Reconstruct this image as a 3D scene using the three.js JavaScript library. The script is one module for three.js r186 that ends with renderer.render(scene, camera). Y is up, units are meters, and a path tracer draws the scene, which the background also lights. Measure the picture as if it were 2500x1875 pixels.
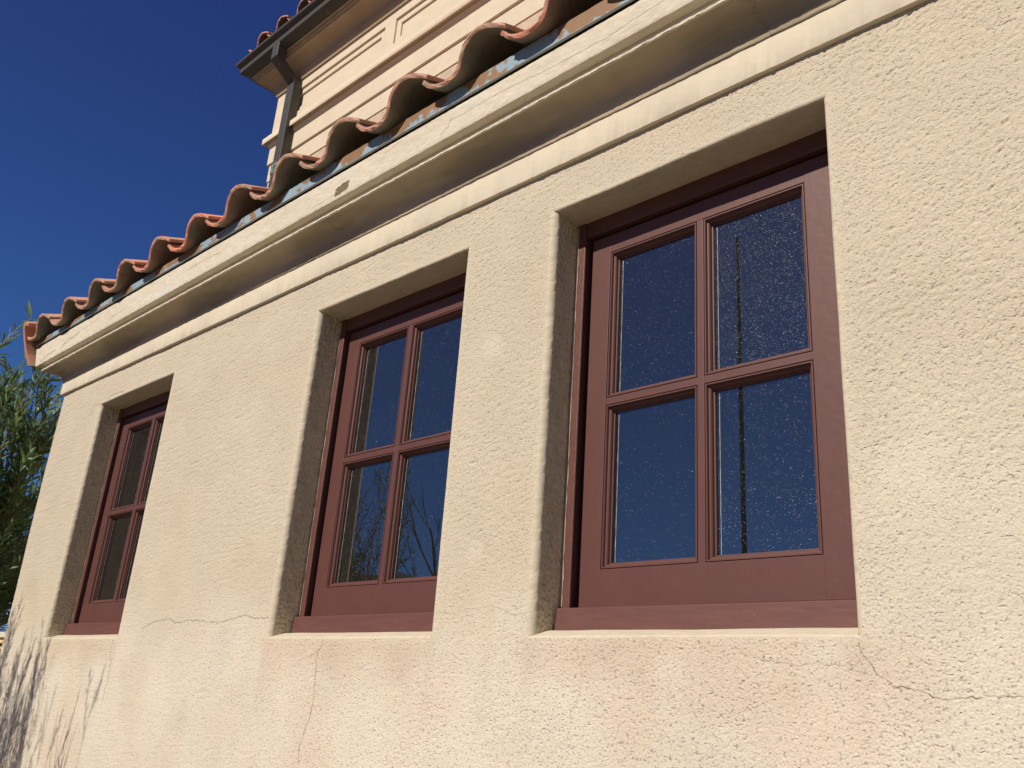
import * as THREE from 'three';
import { RoundedBoxGeometry } from 'three/addons/geometries/RoundedBoxGeometry.js';
import { mergeGeometries, mergeVertices, toCreasedNormals } from 'three/addons/utils/BufferGeometryUtils.js';

// ---------------------------------------------------------------- camera, sky, sun, exposure
const scene = new THREE.Scene();
const camera = new THREE.PerspectiveCamera(46.8, 4 / 3, 0.05, 3000);
camera.position.set(1.2331, 1.602, 1.3404);
camera.rotation.set(0.352, 0.7846, 0.0729, 'YXZ');

const renderer = new THREE.WebGLRenderer({ antialias: true });
renderer.setSize(1024, 768);
renderer.toneMapping = THREE.LinearToneMapping;
renderer.toneMappingExposure = 1.0;
renderer.shadowMap.enabled = true;

const SUN_EL = 42 * Math.PI / 180, SUN_AZ = 3.5 * Math.PI / 180;      // azimuth from +z towards -x
const sunDir = new THREE.Vector3(-Math.sin(SUN_AZ) * Math.cos(SUN_EL), Math.sin(SUN_EL), Math.cos(SUN_AZ) * Math.cos(SUN_EL));

{ // clear dry-air sky, equirectangular
  const W = 1024, H = 512, d = new Float32Array(W * H * 4), v = new THREE.Vector3();
  const mix = (a, b, t) => a + (b - a) * t;
  for (let j = 0; j < H; j++) for (let i = 0; i < W; i++) {
    const el = ((j + 0.5) / H - 0.5) * Math.PI, ph = ((i + 0.5) / W - 0.5) * 2 * Math.PI;
    v.set(Math.cos(el) * Math.cos(ph), Math.sin(el), Math.cos(el) * Math.sin(ph));
    const cg = v.dot(sunDir), g = Math.acos(Math.min(1, Math.max(-1, cg)));
    const e = Math.max(0, Math.sin(el));
    const hz = Math.exp(-e / 0.07), hz2 = Math.exp(-e / 0.28);
    const ray = 0.78 + 0.25 * Math.max(0, cg) ** 2 + 0.10 * cg * cg;
    let r = (0.008 + 0.095 * hz2 + 0.20 * hz) * ray, gg = (0.012 + 0.345 * hz2 + 0.10 * hz) * ray, b = (0.125 + 0.83 * hz2 - 0.24 * hz) * ray;
    const mie = 0.22 * Math.exp(-g / 0.18) + 0.03 * Math.exp(-g / 0.6);
    r += mie; gg += mie * 1.02; b += mie * 1.05;
    if (el < 0) { const t = Math.min(1, -el / 0.05); r = mix(r, 0.16, t); gg = mix(gg, 0.13, t); b = mix(b, 0.10, t); }
    const k = (j * W + i) * 4; d[k] = r; d[k + 1] = gg; d[k + 2] = b; d[k + 3] = 1;
  }
  const sky = new THREE.DataTexture(d, W, H, THREE.RGBAFormat, THREE.FloatType);
  sky.mapping = THREE.EquirectangularReflectionMapping; sky.magFilter = sky.minFilter = THREE.LinearFilter; sky.needsUpdate = true;
  scene.background = sky; scene.environment = sky;
}
const sun = new THREE.DirectionalLight(0xfff1e0, 4.9);
sun.position.copy(sunDir).multiplyScalar(30); sun.target.position.set(-1, 2, 0);
sun.castShadow = true; sun.shadow.radius = 1; sun.shadow.mapSize.set(4096, 4096);
Object.assign(sun.shadow.camera, { left: -14, right: 14, top: 12, bottom: -12, near: 1, far: 80 });
scene.add(sun, sun.target);

// ---------------------------------------------------------------- noise and helpers
function rng(seed) { let s = seed >>> 0; return () => { s = (s + 0x6D2B79F5) >>> 0; let t = Math.imul(s ^ (s >>> 15), 1 | s); t = (t + Math.imul(t ^ (t >>> 7), 61 | t)) ^ t; return ((t ^ (t >>> 14)) >>> 0) / 4294967296; }; }
const GR = new Float32Array(512), GI = new Float32Array(512), PERM = new Uint8Array(1024);
{ const r = rng(7); for (let i = 0; i < 512; i++) { const a = r() * 6.2832; GR[i] = Math.cos(a); GI[i] = Math.sin(a); } const p = [...Array(256).keys()]; for (let i = 255; i > 0; i--) { const j = Math.floor(r() * (i + 1)); [p[i], p[j]] = [p[j], p[i]]; } for (let i = 0; i < 1024; i++) PERM[i] = p[i & 255]; }
function gn(x, y, per = 256, seed = 0) {                                  // 2-D gradient noise, about -1..1, period per
  const xf = Math.floor(x), yf = Math.floor(y), fx = x - xf, fy = y - yf;
  const m = (n) => ((n % per) + per) % per;
  const x0 = m(xf), x1 = m(xf + 1), y0 = m(yf), y1 = m(yf + 1);
  const h = (a, b) => PERM[(PERM[(a + seed * 37) & 255] + b + seed * 11) & 255] + ((a * 7 + b * 3 + seed) & 255);
  const dt = (k, a, b) => GR[k] * a + GI[k] * b;
  const u = fx * fx * fx * (fx * (fx * 6 - 15) + 10), w = fy * fy * fy * (fy * (fy * 6 - 15) + 10);
  const a = dt(h(x0, y0), fx, fy), b = dt(h(x1, y0), fx - 1, fy), c = dt(h(x0, y1), fx, fy - 1), d = dt(h(x1, y1), fx - 1, fy - 1);
  return 1.5 * (a + (b - a) * u + (c + (d - c) * u - a - (b - a) * u) * w);
}
const fbm = (x, y, o = 4, per = 256, seed = 0) => { let s = 0, a = 1, t = 0; for (let i = 0; i < o; i++) { s += a * gn(x, y, per, seed + i); t += a; x *= 2; y *= 2; per = Math.min(256, per * 2); a *= 0.5; } return s / t * 1.3; };
const sst = (a, b, x) => { const t = Math.min(1, Math.max(0, (x - a) / (b - a))); return t * t * (3 - 2 * t); };
const lerp = (a, b, t) => a + (b - a) * t;
const U8 = (x) => Math.max(0, Math.min(255, Math.round(x * 255)));
const toS = (x) => x <= 0.0031308 ? 12.92 * x : 1.055 * Math.pow(x, 1 / 2.4) - 0.055;

function colorTex(w, h, fn) {                                           // fn(u, v) -> linear [r, g, b]
  const d = new Uint8Array(w * h * 4);
  for (let j = 0; j < h; j++) for (let i = 0; i < w; i++) { const c = fn((i + 0.5) / w, (j + 0.5) / h), k = (j * w + i) * 4; d[k] = U8(toS(Math.max(0, c[0]))); d[k + 1] = U8(toS(Math.max(0, c[1]))); d[k + 2] = U8(toS(Math.max(0, c[2]))); d[k + 3] = 255; }
  const t = new THREE.DataTexture(d, w, h, THREE.RGBAFormat); t.colorSpace = THREE.SRGBColorSpace;
  t.wrapS = t.wrapT = THREE.RepeatWrapping; t.magFilter = THREE.LinearFilter; t.minFilter = THREE.LinearMipmapLinearFilter; t.generateMipmaps = true; t.needsUpdate = true; return t;
}
function grayTex(w, h, fn) {
  const d = new Uint8Array(w * h * 4);
  for (let j = 0; j < h; j++) for (let i = 0; i < w; i++) { const c = U8(fn((i + 0.5) / w, (j + 0.5) / h)), k = (j * w + i) * 4; d[k] = d[k + 1] = d[k + 2] = c; d[k + 3] = 255; }
  const t = new THREE.DataTexture(d, w, h, THREE.RGBAFormat);
  t.wrapS = t.wrapT = THREE.RepeatWrapping; t.magFilter = THREE.LinearFilter; t.minFilter = THREE.LinearMipmapLinearFilter; t.generateMipmaps = true; t.needsUpdate = true; return t;
}
const rep = (t, sx, sy, ox = 0, oy = 0) => { const c = t.clone(); c.repeat.set(sx, sy); c.offset.set(ox, oy); c.needsUpdate = true; return c; };

const used = {};
function numbered(n) { const k = used[n] = (used[n] ?? -1) + 1; return k ? `${n}_${String(k).padStart(3, '0')}` : n; }
function tag(o, label, category, group, kind) { o.userData = { label, category }; if (group) o.userData.group = group; if (kind) o.userData.kind = kind; return o; }
function thing(name, label, category, pos = [0, 0, 0], group) { const o = new THREE.Group(); o.name = numbered(name); o.position.set(...pos); scene.add(o); return tag(o, label, category, group); }
function part(name, geo, mat, parent, kind) { const m = new THREE.Mesh(geo, mat); m.name = name; m.castShadow = m.receiveShadow = true; if (kind) m.userData.kind = kind; parent.add(m); return m; }
function sub(name, parent, pos = [0, 0, 0]) { const g = new THREE.Group(); g.name = name; g.position.set(...pos); parent.add(g); return g; }
function bufGeo(pos, idx, uv) { const g = new THREE.BufferGeometry(); g.setAttribute('position', new THREE.Float32BufferAttribute(pos, 3)); if (uv) g.setAttribute('uv', new THREE.Float32BufferAttribute(uv, 2)); g.setIndex(idx); return g; }
function box(x0, x1, y0, y1, z0, z1, r = 0.0015) {
  const g = r > 0 ? new RoundedBoxGeometry(x1 - x0, y1 - y0, z1 - z0, 1, Math.min(r, (x1 - x0) / 2.1, (y1 - y0) / 2.1, (z1 - z0) / 2.1)) : new THREE.BoxGeometry(x1 - x0, y1 - y0, z1 - z0);
  g.translate((x0 + x1) / 2, (y0 + y1) / 2, (z0 + z1) / 2); return boxUV(g);
}
function boxUV(g0) {                                                     // uv in metres from the dominant axis
  const g = g0.index ? g0.toNonIndexed() : g0; const p = g.attributes.position, n = g.attributes.normal, uv = new Float32Array(p.count * 2);
  for (let i = 0; i < p.count; i++) { const ax = Math.abs(n.getX(i)), ay = Math.abs(n.getY(i)), az = Math.abs(n.getZ(i)); const x = p.getX(i), y = p.getY(i), z = p.getZ(i); const [u, v] = az >= ax && az >= ay ? [x, y] : ax >= ay ? [z, y] : [x, z]; uv[2 * i] = u; uv[2 * i + 1] = v; }
  g.setAttribute('uv', new THREE.BufferAttribute(uv, 2)); return g;
}

// ---------------------------------------------------------------- shared measures (metres)
const XC = -3.072, XR = 3.2;                        // wing: left corner, right end
const ZB = -1.6;                                    // front plane of the taller block
const WIN = [0, -0.960, -2.575], WW = 0.656, YB = 1.745, YT = 2.711;   // window openings

// ---------------------------------------------------------------- materials
const CRACKS = [
  [[-2.571, 2.713], [-2.641, 2.717], [-2.668, 2.688], [-2.684, 2.677]], [[-2.542, 2.713], [-2.472, 2.736], [-2.356, 2.726]],
  [[-1.742, 1.771], [-1.65, 1.795], [-1.545, 1.799], [-1.51, 1.787], [-1.408, 1.795], [-1.24, 1.785], [-1.163, 1.795], [-1.105, 1.805], [-1.05, 1.793], [-0.964, 1.795]],
  [[-1.927, 1.762], [-1.942, 1.729], [-1.944, 1.695], [-1.924, 1.658], [-1.918, 1.608], [-1.925, 1.562], [-1.924, 1.522]],
  [[-0.704, 1.733], [-0.722, 1.703], [-0.719, 1.665], [-0.712, 1.606], [-0.713, 1.568], [-0.726, 1.537], [-0.744, 1.482], [-0.741, 1.445]], [[-0.722, 1.705], [-0.757, 1.698]],
  [[-0.309, 1.797], [-0.255, 1.792], [-0.187, 1.799], [-0.162, 1.801], [-0.118, 1.804], [-0.069, 1.79], [-0.005, 1.781]],
  [[0.153, 1.746], [0.121, 1.735], [0.118, 1.722], [0.121, 1.704], [0.135, 1.671], [0.128, 1.639], [0.112, 1.606], [0.112, 1.58], [0.107, 1.56], [0.08, 1.55], [0.061, 1.525], [0.058, 1.514]],
  [[0.659, 1.731], [0.667, 1.714], [0.678, 1.694], [0.691, 1.683], [0.702, 1.672], [0.734, 1.668], [0.753, 1.661], [0.768, 1.657], [0.79, 1.659], [0.824, 1.664], [0.854, 1.663], [0.9, 1.668]],
  [[0.459, 1.716], [0.522, 1.702], [0.563, 1.697], [0.586, 1.699], [0.594, 1.703], [0.605, 1.698], [0.65, 1.702], [0.661, 1.707]], [[0.665, 1.846], [0.68, 1.855]],
];
const CRW = [2.0, 1.8, 1.2, 1.5, 1.3, 0.7, 0.7, 0.6, 1.4, 0.8, 1.2];
const PATCH = [[-0.17, 2.402, 0.035, 0.03], [-0.182, 1.912, 0.024, 0.03], [0.769, 1.993, 0.05, 0.045], [-0.43, 1.614, 0.04, 0.02]];
const patchAt = (x, y) => { let s = 0; for (const [px, py, a, b] of PATCH) { const dx = (x - px) / a, dy = (y - py) / b; if (Math.abs(dx) < 2 && Math.abs(dy) < 2) { const q = Math.sqrt(dx * dx + dy * dy) + 0.95 * fbm(x * 26, y * 26, 4, 256, 5); s = Math.max(s, 1 - sst(0.7, 1.15, q)); } } return s; };

const crackLines = [];                                  // [x, y, weight] samples along every crack
CRACKS.forEach((c, ci) => { for (let i = 0; i + 1 < c.length; i++) { const [x0, y0] = c[i], [x1, y1] = c[i + 1]; const n = Math.ceil(Math.hypot(x1 - x0, y1 - y0) / 0.0004); for (let k = 0; k < n; k++) { const t = k / n; const x = lerp(x0, x1, t) + 0.006 * fbm(x0 * 50 + t * n * 0.022, ci * 3.3 + y0 * 9, 4), y = lerp(y0, y1, t) + 0.006 * fbm(ci * 7.1 + x0 * 9, y0 * 50 + t * n * 0.022, 4); crackLines.push([x, y, CRW[ci] * (0.6 + 0.4 * gn(x * 45, y * 45, 256, 3))]); } } });
const winDist = (x, y) => { let d = 9; for (const w of WIN) { const dx = Math.max(w - x, 0, x - w - WW), dy = Math.max(YB - y, 0, y - YT); d = Math.min(d, Math.hypot(dx, dy)); } return d; };
const roughAt = (x, y) => {                           // how coarse the dashed stucco is
  const low = sst(1.75, 2.15, y + 0.1 * gn(x * 3, y * 3, 256, 2));
  let r = lerp(0.42, 0.85, low); r = lerp(r, 1.15, sst(0.55, 0.8, x) * sst(1.8, 2.3, y));
  r *= 0.75 + 0.35 * fbm(x * 2.2, y * 2.2, 3, 256, 9);
  r *= lerp(0.3, 1, sst(0.0, 0.045, winDist(x, y) + 0.012 * gn(x * 25, y * 25, 256, 1)));
  return Math.max(0.12, r * (1 - 0.6 * patchAt(x, y)));
};
const pitAt = (x, y) => {                              // 0 on the float-struck face, 1 in a pit
  const wx = x + 0.004 * gn(x * 60, y * 60, 256, 20), wy = y + 0.004 * gn(x * 60 + 9, y * 60, 256, 21);
  const a = gn(wx * 105 + wy * 30, wy * 135, 256, 22), b = gn(wx * 205, wy * 225 + 7, 256, 23);
  return sst(0.12, 0.75, a * 0.75 + b * 0.45);
};
const stuccoH = (x, y) => { const r = roughAt(x, y); return r * (0.0005 * gn(x * 60, y * 66, 256, 24) + 0.0012 * gn(x * 150, y * 155, 256, 25) - 0.0034 * pitAt(x, y)) + 0.0025 * fbm(x * 2.6, y * 2.6, 3, 256, 30); };

function wallMap(x0, w, y0, h, W, H) {
  const cs = 0.008, cw = Math.ceil(w / cs) + 2, ch = Math.ceil(h / cs) + 2, F = new Float32Array(cw * ch * 5);   // slow tones on an 8 mm grid
  for (let j = 0; j < ch; j++) for (let i = 0; i < cw; i++) {
    const x = x0 + i * cs, y = y0 + j * cs;
    let r = 0.540, g = 0.484, b = 0.374;
    const big = fbm(x * 1.3, y * 1.3, 4, 256, 40), mid = fbm(x * 6, y * 6, 4, 256, 41), blot = fbm(x * 3.4 + 4, y * 3.4, 5, 256, 44), streak = fbm(x * 14, y * 1.6, 4, 256, 43);
    const low = 1 - sst(1.60, 1.98, y + 0.14 * big + 0.05 * streak), right = sst(0.55, 0.75, x);
    const wash = Math.max(low, 0.55 * right * (1 - sst(1.9, 2.25, y + 0.1 * big)));
    r = lerp(r, 0.660, 0.85 * wash); g = lerp(g, 0.612, 0.85 * wash); b = lerp(b, 0.505, 0.85 * wash);
    const pink = sst(0.0, 0.65, blot + 0.15 * low) * (0.35 + 0.65 * low) * (1 - 0.4 * right); r *= 1 - 0.03 * pink; g *= 1 - 0.075 * pink; b *= 1 - 0.105 * pink;
    const grey = sst(0.1, 0.7, fbm(x * 5, y * 5 + 9, 4, 256, 46)) * low; r *= 1 - 0.06 * grey; g *= 1 - 0.045 * grey; b *= 1 - 0.03 * grey;
    for (const q of WIN) {                                               // run-off stain under each sill
      const X = x + 0.09 * mid + 0.05 * streak, t = sst(q - 0.12, q + 0.12, X) * (1 - sst(q + WW - 0.14, q + WW + 0.10, X)) * (1 - sst(0.02, 0.13, YB - 0.004 - y + 0.07 * mid + 0.04 * streak)) * sst(-0.005, 0.003, YB - y);
      r *= 1 - 0.06 * t; g *= 1 - 0.115 * t; b *= 1 - 0.15 * t;
      const drip = sst(q - 0.03, q - 0.015, x) * (1 - sst(q + 0.0, q + 0.03, x)) + sst(q + WW - 0.02, q + WW, x) * (1 - sst(q + WW + 0.005, q + WW + 0.03, x)); const dr = drip * (1 - sst(0.0, 0.26, YB - y + 0.1 * mid)) * sst(-0.01, 0.01, YB - y); r *= 1 - 0.06 * dr; g *= 1 - 0.08 * dr; b *= 1 - 0.09 * dr;
    }
    const p = patchAt(x, y); r = lerp(r, 0.65, 0.42 * p); g = lerp(g, 0.595, 0.42 * p); b = lerp(b, 0.475, 0.42 * p);
    const e = 1 - sst(0.0, 0.028, winDist(x, y) + 0.012 * mid); r = lerp(r, 0.62, 0.5 * e); g = lerp(g, 0.56, 0.5 * e); b = lerp(b, 0.435, 0.5 * e);
    const k = 1 + 0.05 * big + 0.05 * mid; F.set([r * k, g * k, b * k, roughAt(x, y), low], (j * cw + i) * 5);
  }
  const crack = new Float32Array(W * H); for (const [x, y, q] of crackLines) { const px = (x - x0) / w * W - 0.5, py = (y - y0) / h * H - 0.5, ix = Math.floor(px), iy = Math.floor(py), fx = px - ix, fy = py - iy, rad = Math.max(1, 0.0007 * Math.max(1, q * q) / (w / W)); for (let b = -2; b <= 3; b++) for (let a = -2; a <= 3; a++) { const X = ix + a, Y = iy + b; if (X < 0 || Y < 0 || X >= W || Y >= H) continue; const d = Math.hypot(a - fx, b - fy) / rad; crack[Y * W + X] = Math.max(crack[Y * W + X], Math.min(1, q * Math.max(0, 1.3 - d))); } }
  const c = [0, 0, 0, 0, 0], tx = w / W, lod = sst(0.0016, 0.0008, tx);
  const t = colorTex(W, H, (u, v) => {
    const x = x0 + u * w, y = y0 + v * h, gx = u * w / cs, gy = v * h / cs, ix = Math.floor(gx), iy = Math.floor(gy), fx = gx - ix, fy = gy - iy, o = (iy * cw + ix) * 5;
    for (let k = 0; k < 5; k++) c[k] = (F[o + k] * (1 - fx) + F[o + 5 + k] * fx) * (1 - fy) + (F[o + cw * 5 + k] * (1 - fx) + F[o + cw * 5 + 5 + k] * fx) * fy;
    const n1 = gn(x * 210, y * 210, 256, 52), n2 = gn(x * 390, y * 390, 256, 53), n3 = gn(x * 120 + n1, y * 125, 256, 54);
    let k = 1 + 0.07 * n1 + 0.07 * n2 * (0.5 + 0.5 * lod);
    k *= 1 - (0.30 + 0.26 * Math.min(1, c[3])) * sst(0.26, 0.70, n1 * 0.55 + n3 * 0.45 + 0.25 * n2);                  // dirt and the shade of pits, darkened into the colour
    k *= 1 - 0.42 * c[4] * sst(0.45, 0.8, gn(x * 160 + 5, y * 175, 256, 55) + 0.25 * n3);                               // dark sand specks low down
    k *= 1 + 0.10 * sst(0.45, 0.8, gn(x * 250 + 8, y * 250, 256, 56));                                                   // pale grains
    const cr = crack[Math.min(H - 1, Math.floor(v * H)) * W + Math.min(W - 1, Math.floor(u * W))]; k *= 1 - 0.68 * cr;
    return [c[0] * k, c[1] * k, c[2] * k * (1 - 0.1 * cr)];
  });
  t.repeat.set(1 / w, 1 / h); t.offset.set(-x0 / w, -y0 / h); t.wrapS = t.wrapT = THREE.MirroredRepeatWrapping; return t;
}
const grain = grayTex(2048, 2048, (u, v) => {                        // sharp little pits in a floated sand finish, 1 m square
  const wu = u + 0.002 * gn(u * 90, v * 90, 90, 67), wv = v + 0.002 * gn(u * 90, v * 90, 90, 68);
  const a = gn(wu * 224, wv * 224, 224, 60), b = gn(wu * 128, wv * 128, 128, 61), c = gn(u * 256, v * 256, 256, 62), d = gn(u * 9, v * 9, 9, 69) + 0.5 * gn(u * 30, v * 30, 30, 59);
  const pit = sst(0.13, 0.56, a * 0.62 + b * 0.42 + 0.13 * d - 0.05);
  return 0.74 - 0.52 * pit + 0.19 * c + 0.06 * b; });
const soft = grayTex(512, 512, (u, v) => 0.5 + 0.42 * fbm(u * 8, v * 8, 5, 8, 63));
const strokes = grayTex(512, 512, (u, v) => 0.5 + 0.3 * fbm(u * 40, v * 14, 4, 40, 64) + 0.22 * gn(u * 80, v * 64, 80, 65));
const mottle = (seed, f) => colorTex(512, 512, (u, v) => f(fbm(u * 6, v * 6, 5, 6, seed), fbm(u * 24, v * 24, 4, 24, seed + 1), u, v));

const M = {};
const SPLIT = -0.32, stuccoOf = (map) => new THREE.MeshStandardMaterial({ map, roughness: 0.95, bumpMap: rep(grain, 1, 1), bumpScale: 0.0022 });
M.stucco = stuccoOf(wallMap(-3.2, 2.9, 1.18, 1.72, 2048, 1216)); M.stuccoNear = stuccoOf(wallMap(-0.34, 1.4, 1.4, 1.5, 2048, 2048));
M.reveal = new THREE.MeshStandardMaterial({ map: rep(mottle(70, (a, b) => { const k = 1 + 0.12 * a + 0.14 * b; return [0.64 * k, 0.585 * k, 0.38 * k]; }), 2, 2), roughness: 0.95, bumpMap: rep(strokes, 1.7, 1.7), bumpScale: 0.012 });
M.arris = new THREE.MeshStandardMaterial({ map: rep(mottle(142, (a, b) => { const k = 1 + 0.07 * a + 0.10 * b; return [0.565 * k, 0.51 * k, 0.39 * k]; }), 2, 2), roughness: 0.95, bumpMap: rep(soft, 7, 7), bumpScale: 0.002 });
M.reveal.name = 'trowelled stucco';
M.cream = new THREE.MeshStandardMaterial({ map: rep(mottle(72, (a, b) => { const k = 1 + 0.10 * a + 0.06 * b; return [0.63 * k, 0.573 * k, 0.455 * (k - 0.03 * a)]; }), 0.8, 0.8), roughness: 0.9, bumpMap: rep(soft, 5, 5), bumpScale: 0.0011 });
M.creamCove = new THREE.MeshStandardMaterial({ map: rep(colorTex(512, 256, (u, v) => {      // grime, with the hollow's shade mixed into the darker colour
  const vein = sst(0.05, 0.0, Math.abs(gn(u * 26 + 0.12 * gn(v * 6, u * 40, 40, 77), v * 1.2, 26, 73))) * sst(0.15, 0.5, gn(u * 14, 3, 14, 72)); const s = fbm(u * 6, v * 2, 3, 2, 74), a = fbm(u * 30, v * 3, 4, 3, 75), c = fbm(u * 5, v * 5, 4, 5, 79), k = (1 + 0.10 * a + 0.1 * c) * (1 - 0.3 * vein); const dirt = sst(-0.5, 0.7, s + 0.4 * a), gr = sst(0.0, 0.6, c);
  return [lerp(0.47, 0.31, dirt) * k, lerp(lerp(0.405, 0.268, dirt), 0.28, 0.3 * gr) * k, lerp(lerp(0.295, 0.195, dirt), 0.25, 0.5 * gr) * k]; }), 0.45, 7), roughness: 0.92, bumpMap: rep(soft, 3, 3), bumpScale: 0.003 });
const HOLE = [-0.78, 3.028];
const FCR = [[[-3.20, 0.006], [-3.12, 0.02], [-3.02, 0.026]], [[-2.94, 0.012], [-2.935, 0.026], [-2.86, 0.042], [-2.80, 0.042], [-2.75, 0.05]], [[-2.72, 0.05], [-2.55, 0.064]], [[-0.93, 0.012], [-0.85, 0.014], [-0.79, 0.024]], [[-0.30, 0.05], [-0.1, 0.05], [0.05, 0.035], [0.22, 0.03], [0.33, 0.045], [0.5, 0.05], [0.62, 0.06]], [[-1.75, 0.05], [-1.6, 0.054], [-1.5, 0.048]], [[-2.4, 0.03], [-2.28, 0.036]], [[-0.58, 0.07], [-0.5, 0.085]], [[-0.34, 0.018], [-0.31, 0.03], [-0.30, 0.06]]];
M.fascia = new THREE.MeshStandardMaterial({ map: (() => { const W = 2048, H = 128, m = new Float32Array(W * H); FCR.forEach((c, ci) => { for (let i = 0; i + 1 < c.length; i++) for (let k = 0; k < 900; k++) { const t = k / 900, x = lerp(c[i][0], c[i + 1][0], t), v = 0.036 + lerp(c[i][1], c[i + 1][1], t) + 0.004 * fbm(x * 30, ci, 4); const px = Math.floor((x + 3.3) / 4 * W), py = Math.floor(v / 0.16 * H); if (px >= 0 && px < W && py >= 0 && py < H) { const o = ci < 2 ? 1 : 0.8; m[py * W + px] = o; if (py > 0) m[(py - 1) * W + px] = Math.max(m[(py - 1) * W + px], ci < 2 ? 1 : 0.4); if (ci < 2 && py + 1 < H) m[(py + 1) * W + px] = Math.max(m[(py + 1) * W + px], 0.7); } } });
  const t = colorTex(W, H, (u, v) => { const x = u * 4, y = v * 0.16; const a = fbm(x * 3, y * 9, 4, 256, 130), b = fbm(x * 26, y * 60, 4, 256, 131), fl = sst(0.3, 0.6, fbm(x * 18, y * 50, 4, 256, 132)), k = 1 + 0.08 * a + 0.08 * b - 0.10 * fl; let cr = m[Math.min(H - 1, Math.floor(v * H)) * W + Math.min(W - 1, Math.floor(u * W))]; { const X = x - 3.3 - HOLE[0], Y = y - 0.061; cr = Math.max(cr, (1 - sst(0.024, 0.031, Math.abs(X) + 0.006 * b)) * 1.25 * (1 - sst(0.006, 0.012, Math.abs(Y - 0.12 * X + 0.003)))); } const q = k * (1 - 0.75 * cr); const gr = sst(0.1, 0.6, a); return [lerp(0.625, 0.59, gr) * q, lerp(0.572, 0.58, gr) * q, lerp(0.455, 0.50, gr) * q]; });  // shade inside the hole is darkened into the fascia colour
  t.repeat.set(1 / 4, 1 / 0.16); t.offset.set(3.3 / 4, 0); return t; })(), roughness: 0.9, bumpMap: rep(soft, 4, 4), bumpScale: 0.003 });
M.block = new THREE.MeshStandardMaterial({ map: rep(mottle(76, (a, b) => { const k = 1 + 0.06 * a + 0.05 * b; return [0.63 * k, 0.555 * k, 0.43 * k]; }), 0.7, 0.7), roughness: 0.9, bumpMap: rep(soft, 2, 2), bumpScale: 0.002 });
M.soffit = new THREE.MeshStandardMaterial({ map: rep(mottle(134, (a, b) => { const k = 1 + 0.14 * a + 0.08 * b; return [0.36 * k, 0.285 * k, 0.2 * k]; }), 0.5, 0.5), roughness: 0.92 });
M.blockRough = new THREE.MeshStandardMaterial({ map: rep(mottle(78, (a, b) => { const k = 1 + 0.06 * a + 0.10 * b; return [0.575 * k, 0.475 * k, 0.355 * k]; }), 0.8, 0.8), roughness: 0.95, bumpMap: rep(grain, 1.6, 1.6), bumpScale: 0.004 });
const woodMap = rep(colorTex(512, 512, (u, v) => { const k = 1 + 0.07 * fbm(u * 5, v * 5, 5, 5, 80) + 0.05 * fbm(u * 60, v * 6, 3, 6, 81); return [0.109 * k, 0.0435 * k, 0.0358 * k]; }), 2, 2);
M.paint = new THREE.MeshStandardMaterial({ map: woodMap, roughness: 0.47, bumpMap: rep(soft, 6, 6), bumpScale: 0.0003 });
M.paintWorn = new THREE.MeshStandardMaterial({ map: rep(colorTex(1024, 512, (u, v) => {
  const a = fbm(u * 8, v * 30, 5, 8, 82), chip = sst(0.70, 0.80, fbm(u * 60, v * 60, 3, 60, 83)), k = 1 + 0.13 * a; return [lerp(0.116 * k, 0.26, 0.3 * chip), lerp(0.044 * k, 0.18, 0.3 * chip), lerp(0.036 * k, 0.15, 0.3 * chip)]; }), 1.5, 1.5), roughness: 0.6, bumpMap: rep(grayTex(512, 512, (u, v) => 0.5 + 0.4 * fbm(u * 8, v * 32, 5, 8, 84)), 2, 2), bumpScale: 0.0009 });
M.paintOld = new THREE.MeshStandardMaterial({ map: rep(colorTex(512, 512, (u, v) => { const a = fbm(u * 10, v * 6, 5, 6, 140), chip = sst(0.62, 0.75, fbm(u * 70, v * 40, 3, 40, 141)), k = 1 + 0.12 * a; return [lerp(0.118 * k, 0.26, 0.4 * chip), lerp(0.044 * k, 0.17, 0.4 * chip), lerp(0.035 * k, 0.14, 0.4 * chip)]; }), 2.5, 2.5), roughness: 0.55, bumpMap: rep(soft, 9, 5), bumpScale: 0.0012 });
M.caulk = new THREE.MeshStandardMaterial({ color: new THREE.Color().setRGB(0.36, 0.29, 0.21), roughness: 0.9 });
M.glass = new THREE.MeshPhysicalMaterial({ color: 0xdfe8e4, roughness: 0.0, transmission: 0.989, thickness: 0, ior: 2.55 });
M.dust = new THREE.MeshStandardMaterial({ color: new THREE.Color().setRGB(0.8, 0.82, 0.82), roughness: 0.8, side: THREE.DoubleSide });
M.pale_strip = new THREE.MeshStandardMaterial({ color: new THREE.Color().setRGB(0.30, 0.34, 0.31), roughness: 0.7, side: THREE.DoubleSide });
M.inner = new THREE.MeshStandardMaterial({ color: new THREE.Color().setRGB(0.05, 0.048, 0.045), roughness: 1 });
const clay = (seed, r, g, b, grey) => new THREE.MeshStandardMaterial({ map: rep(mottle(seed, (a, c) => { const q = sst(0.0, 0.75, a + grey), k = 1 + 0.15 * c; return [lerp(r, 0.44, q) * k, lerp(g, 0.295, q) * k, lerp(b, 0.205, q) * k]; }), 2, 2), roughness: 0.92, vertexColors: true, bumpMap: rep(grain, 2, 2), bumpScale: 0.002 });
M.tiles = [clay(90, 0.70, 0.275, 0.175, -0.05), clay(92, 0.64, 0.28, 0.19, 0.2), clay(94, 0.70, 0.28, 0.18, 0.0), clay(96, 0.58, 0.30, 0.215, 0.35)];
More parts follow.
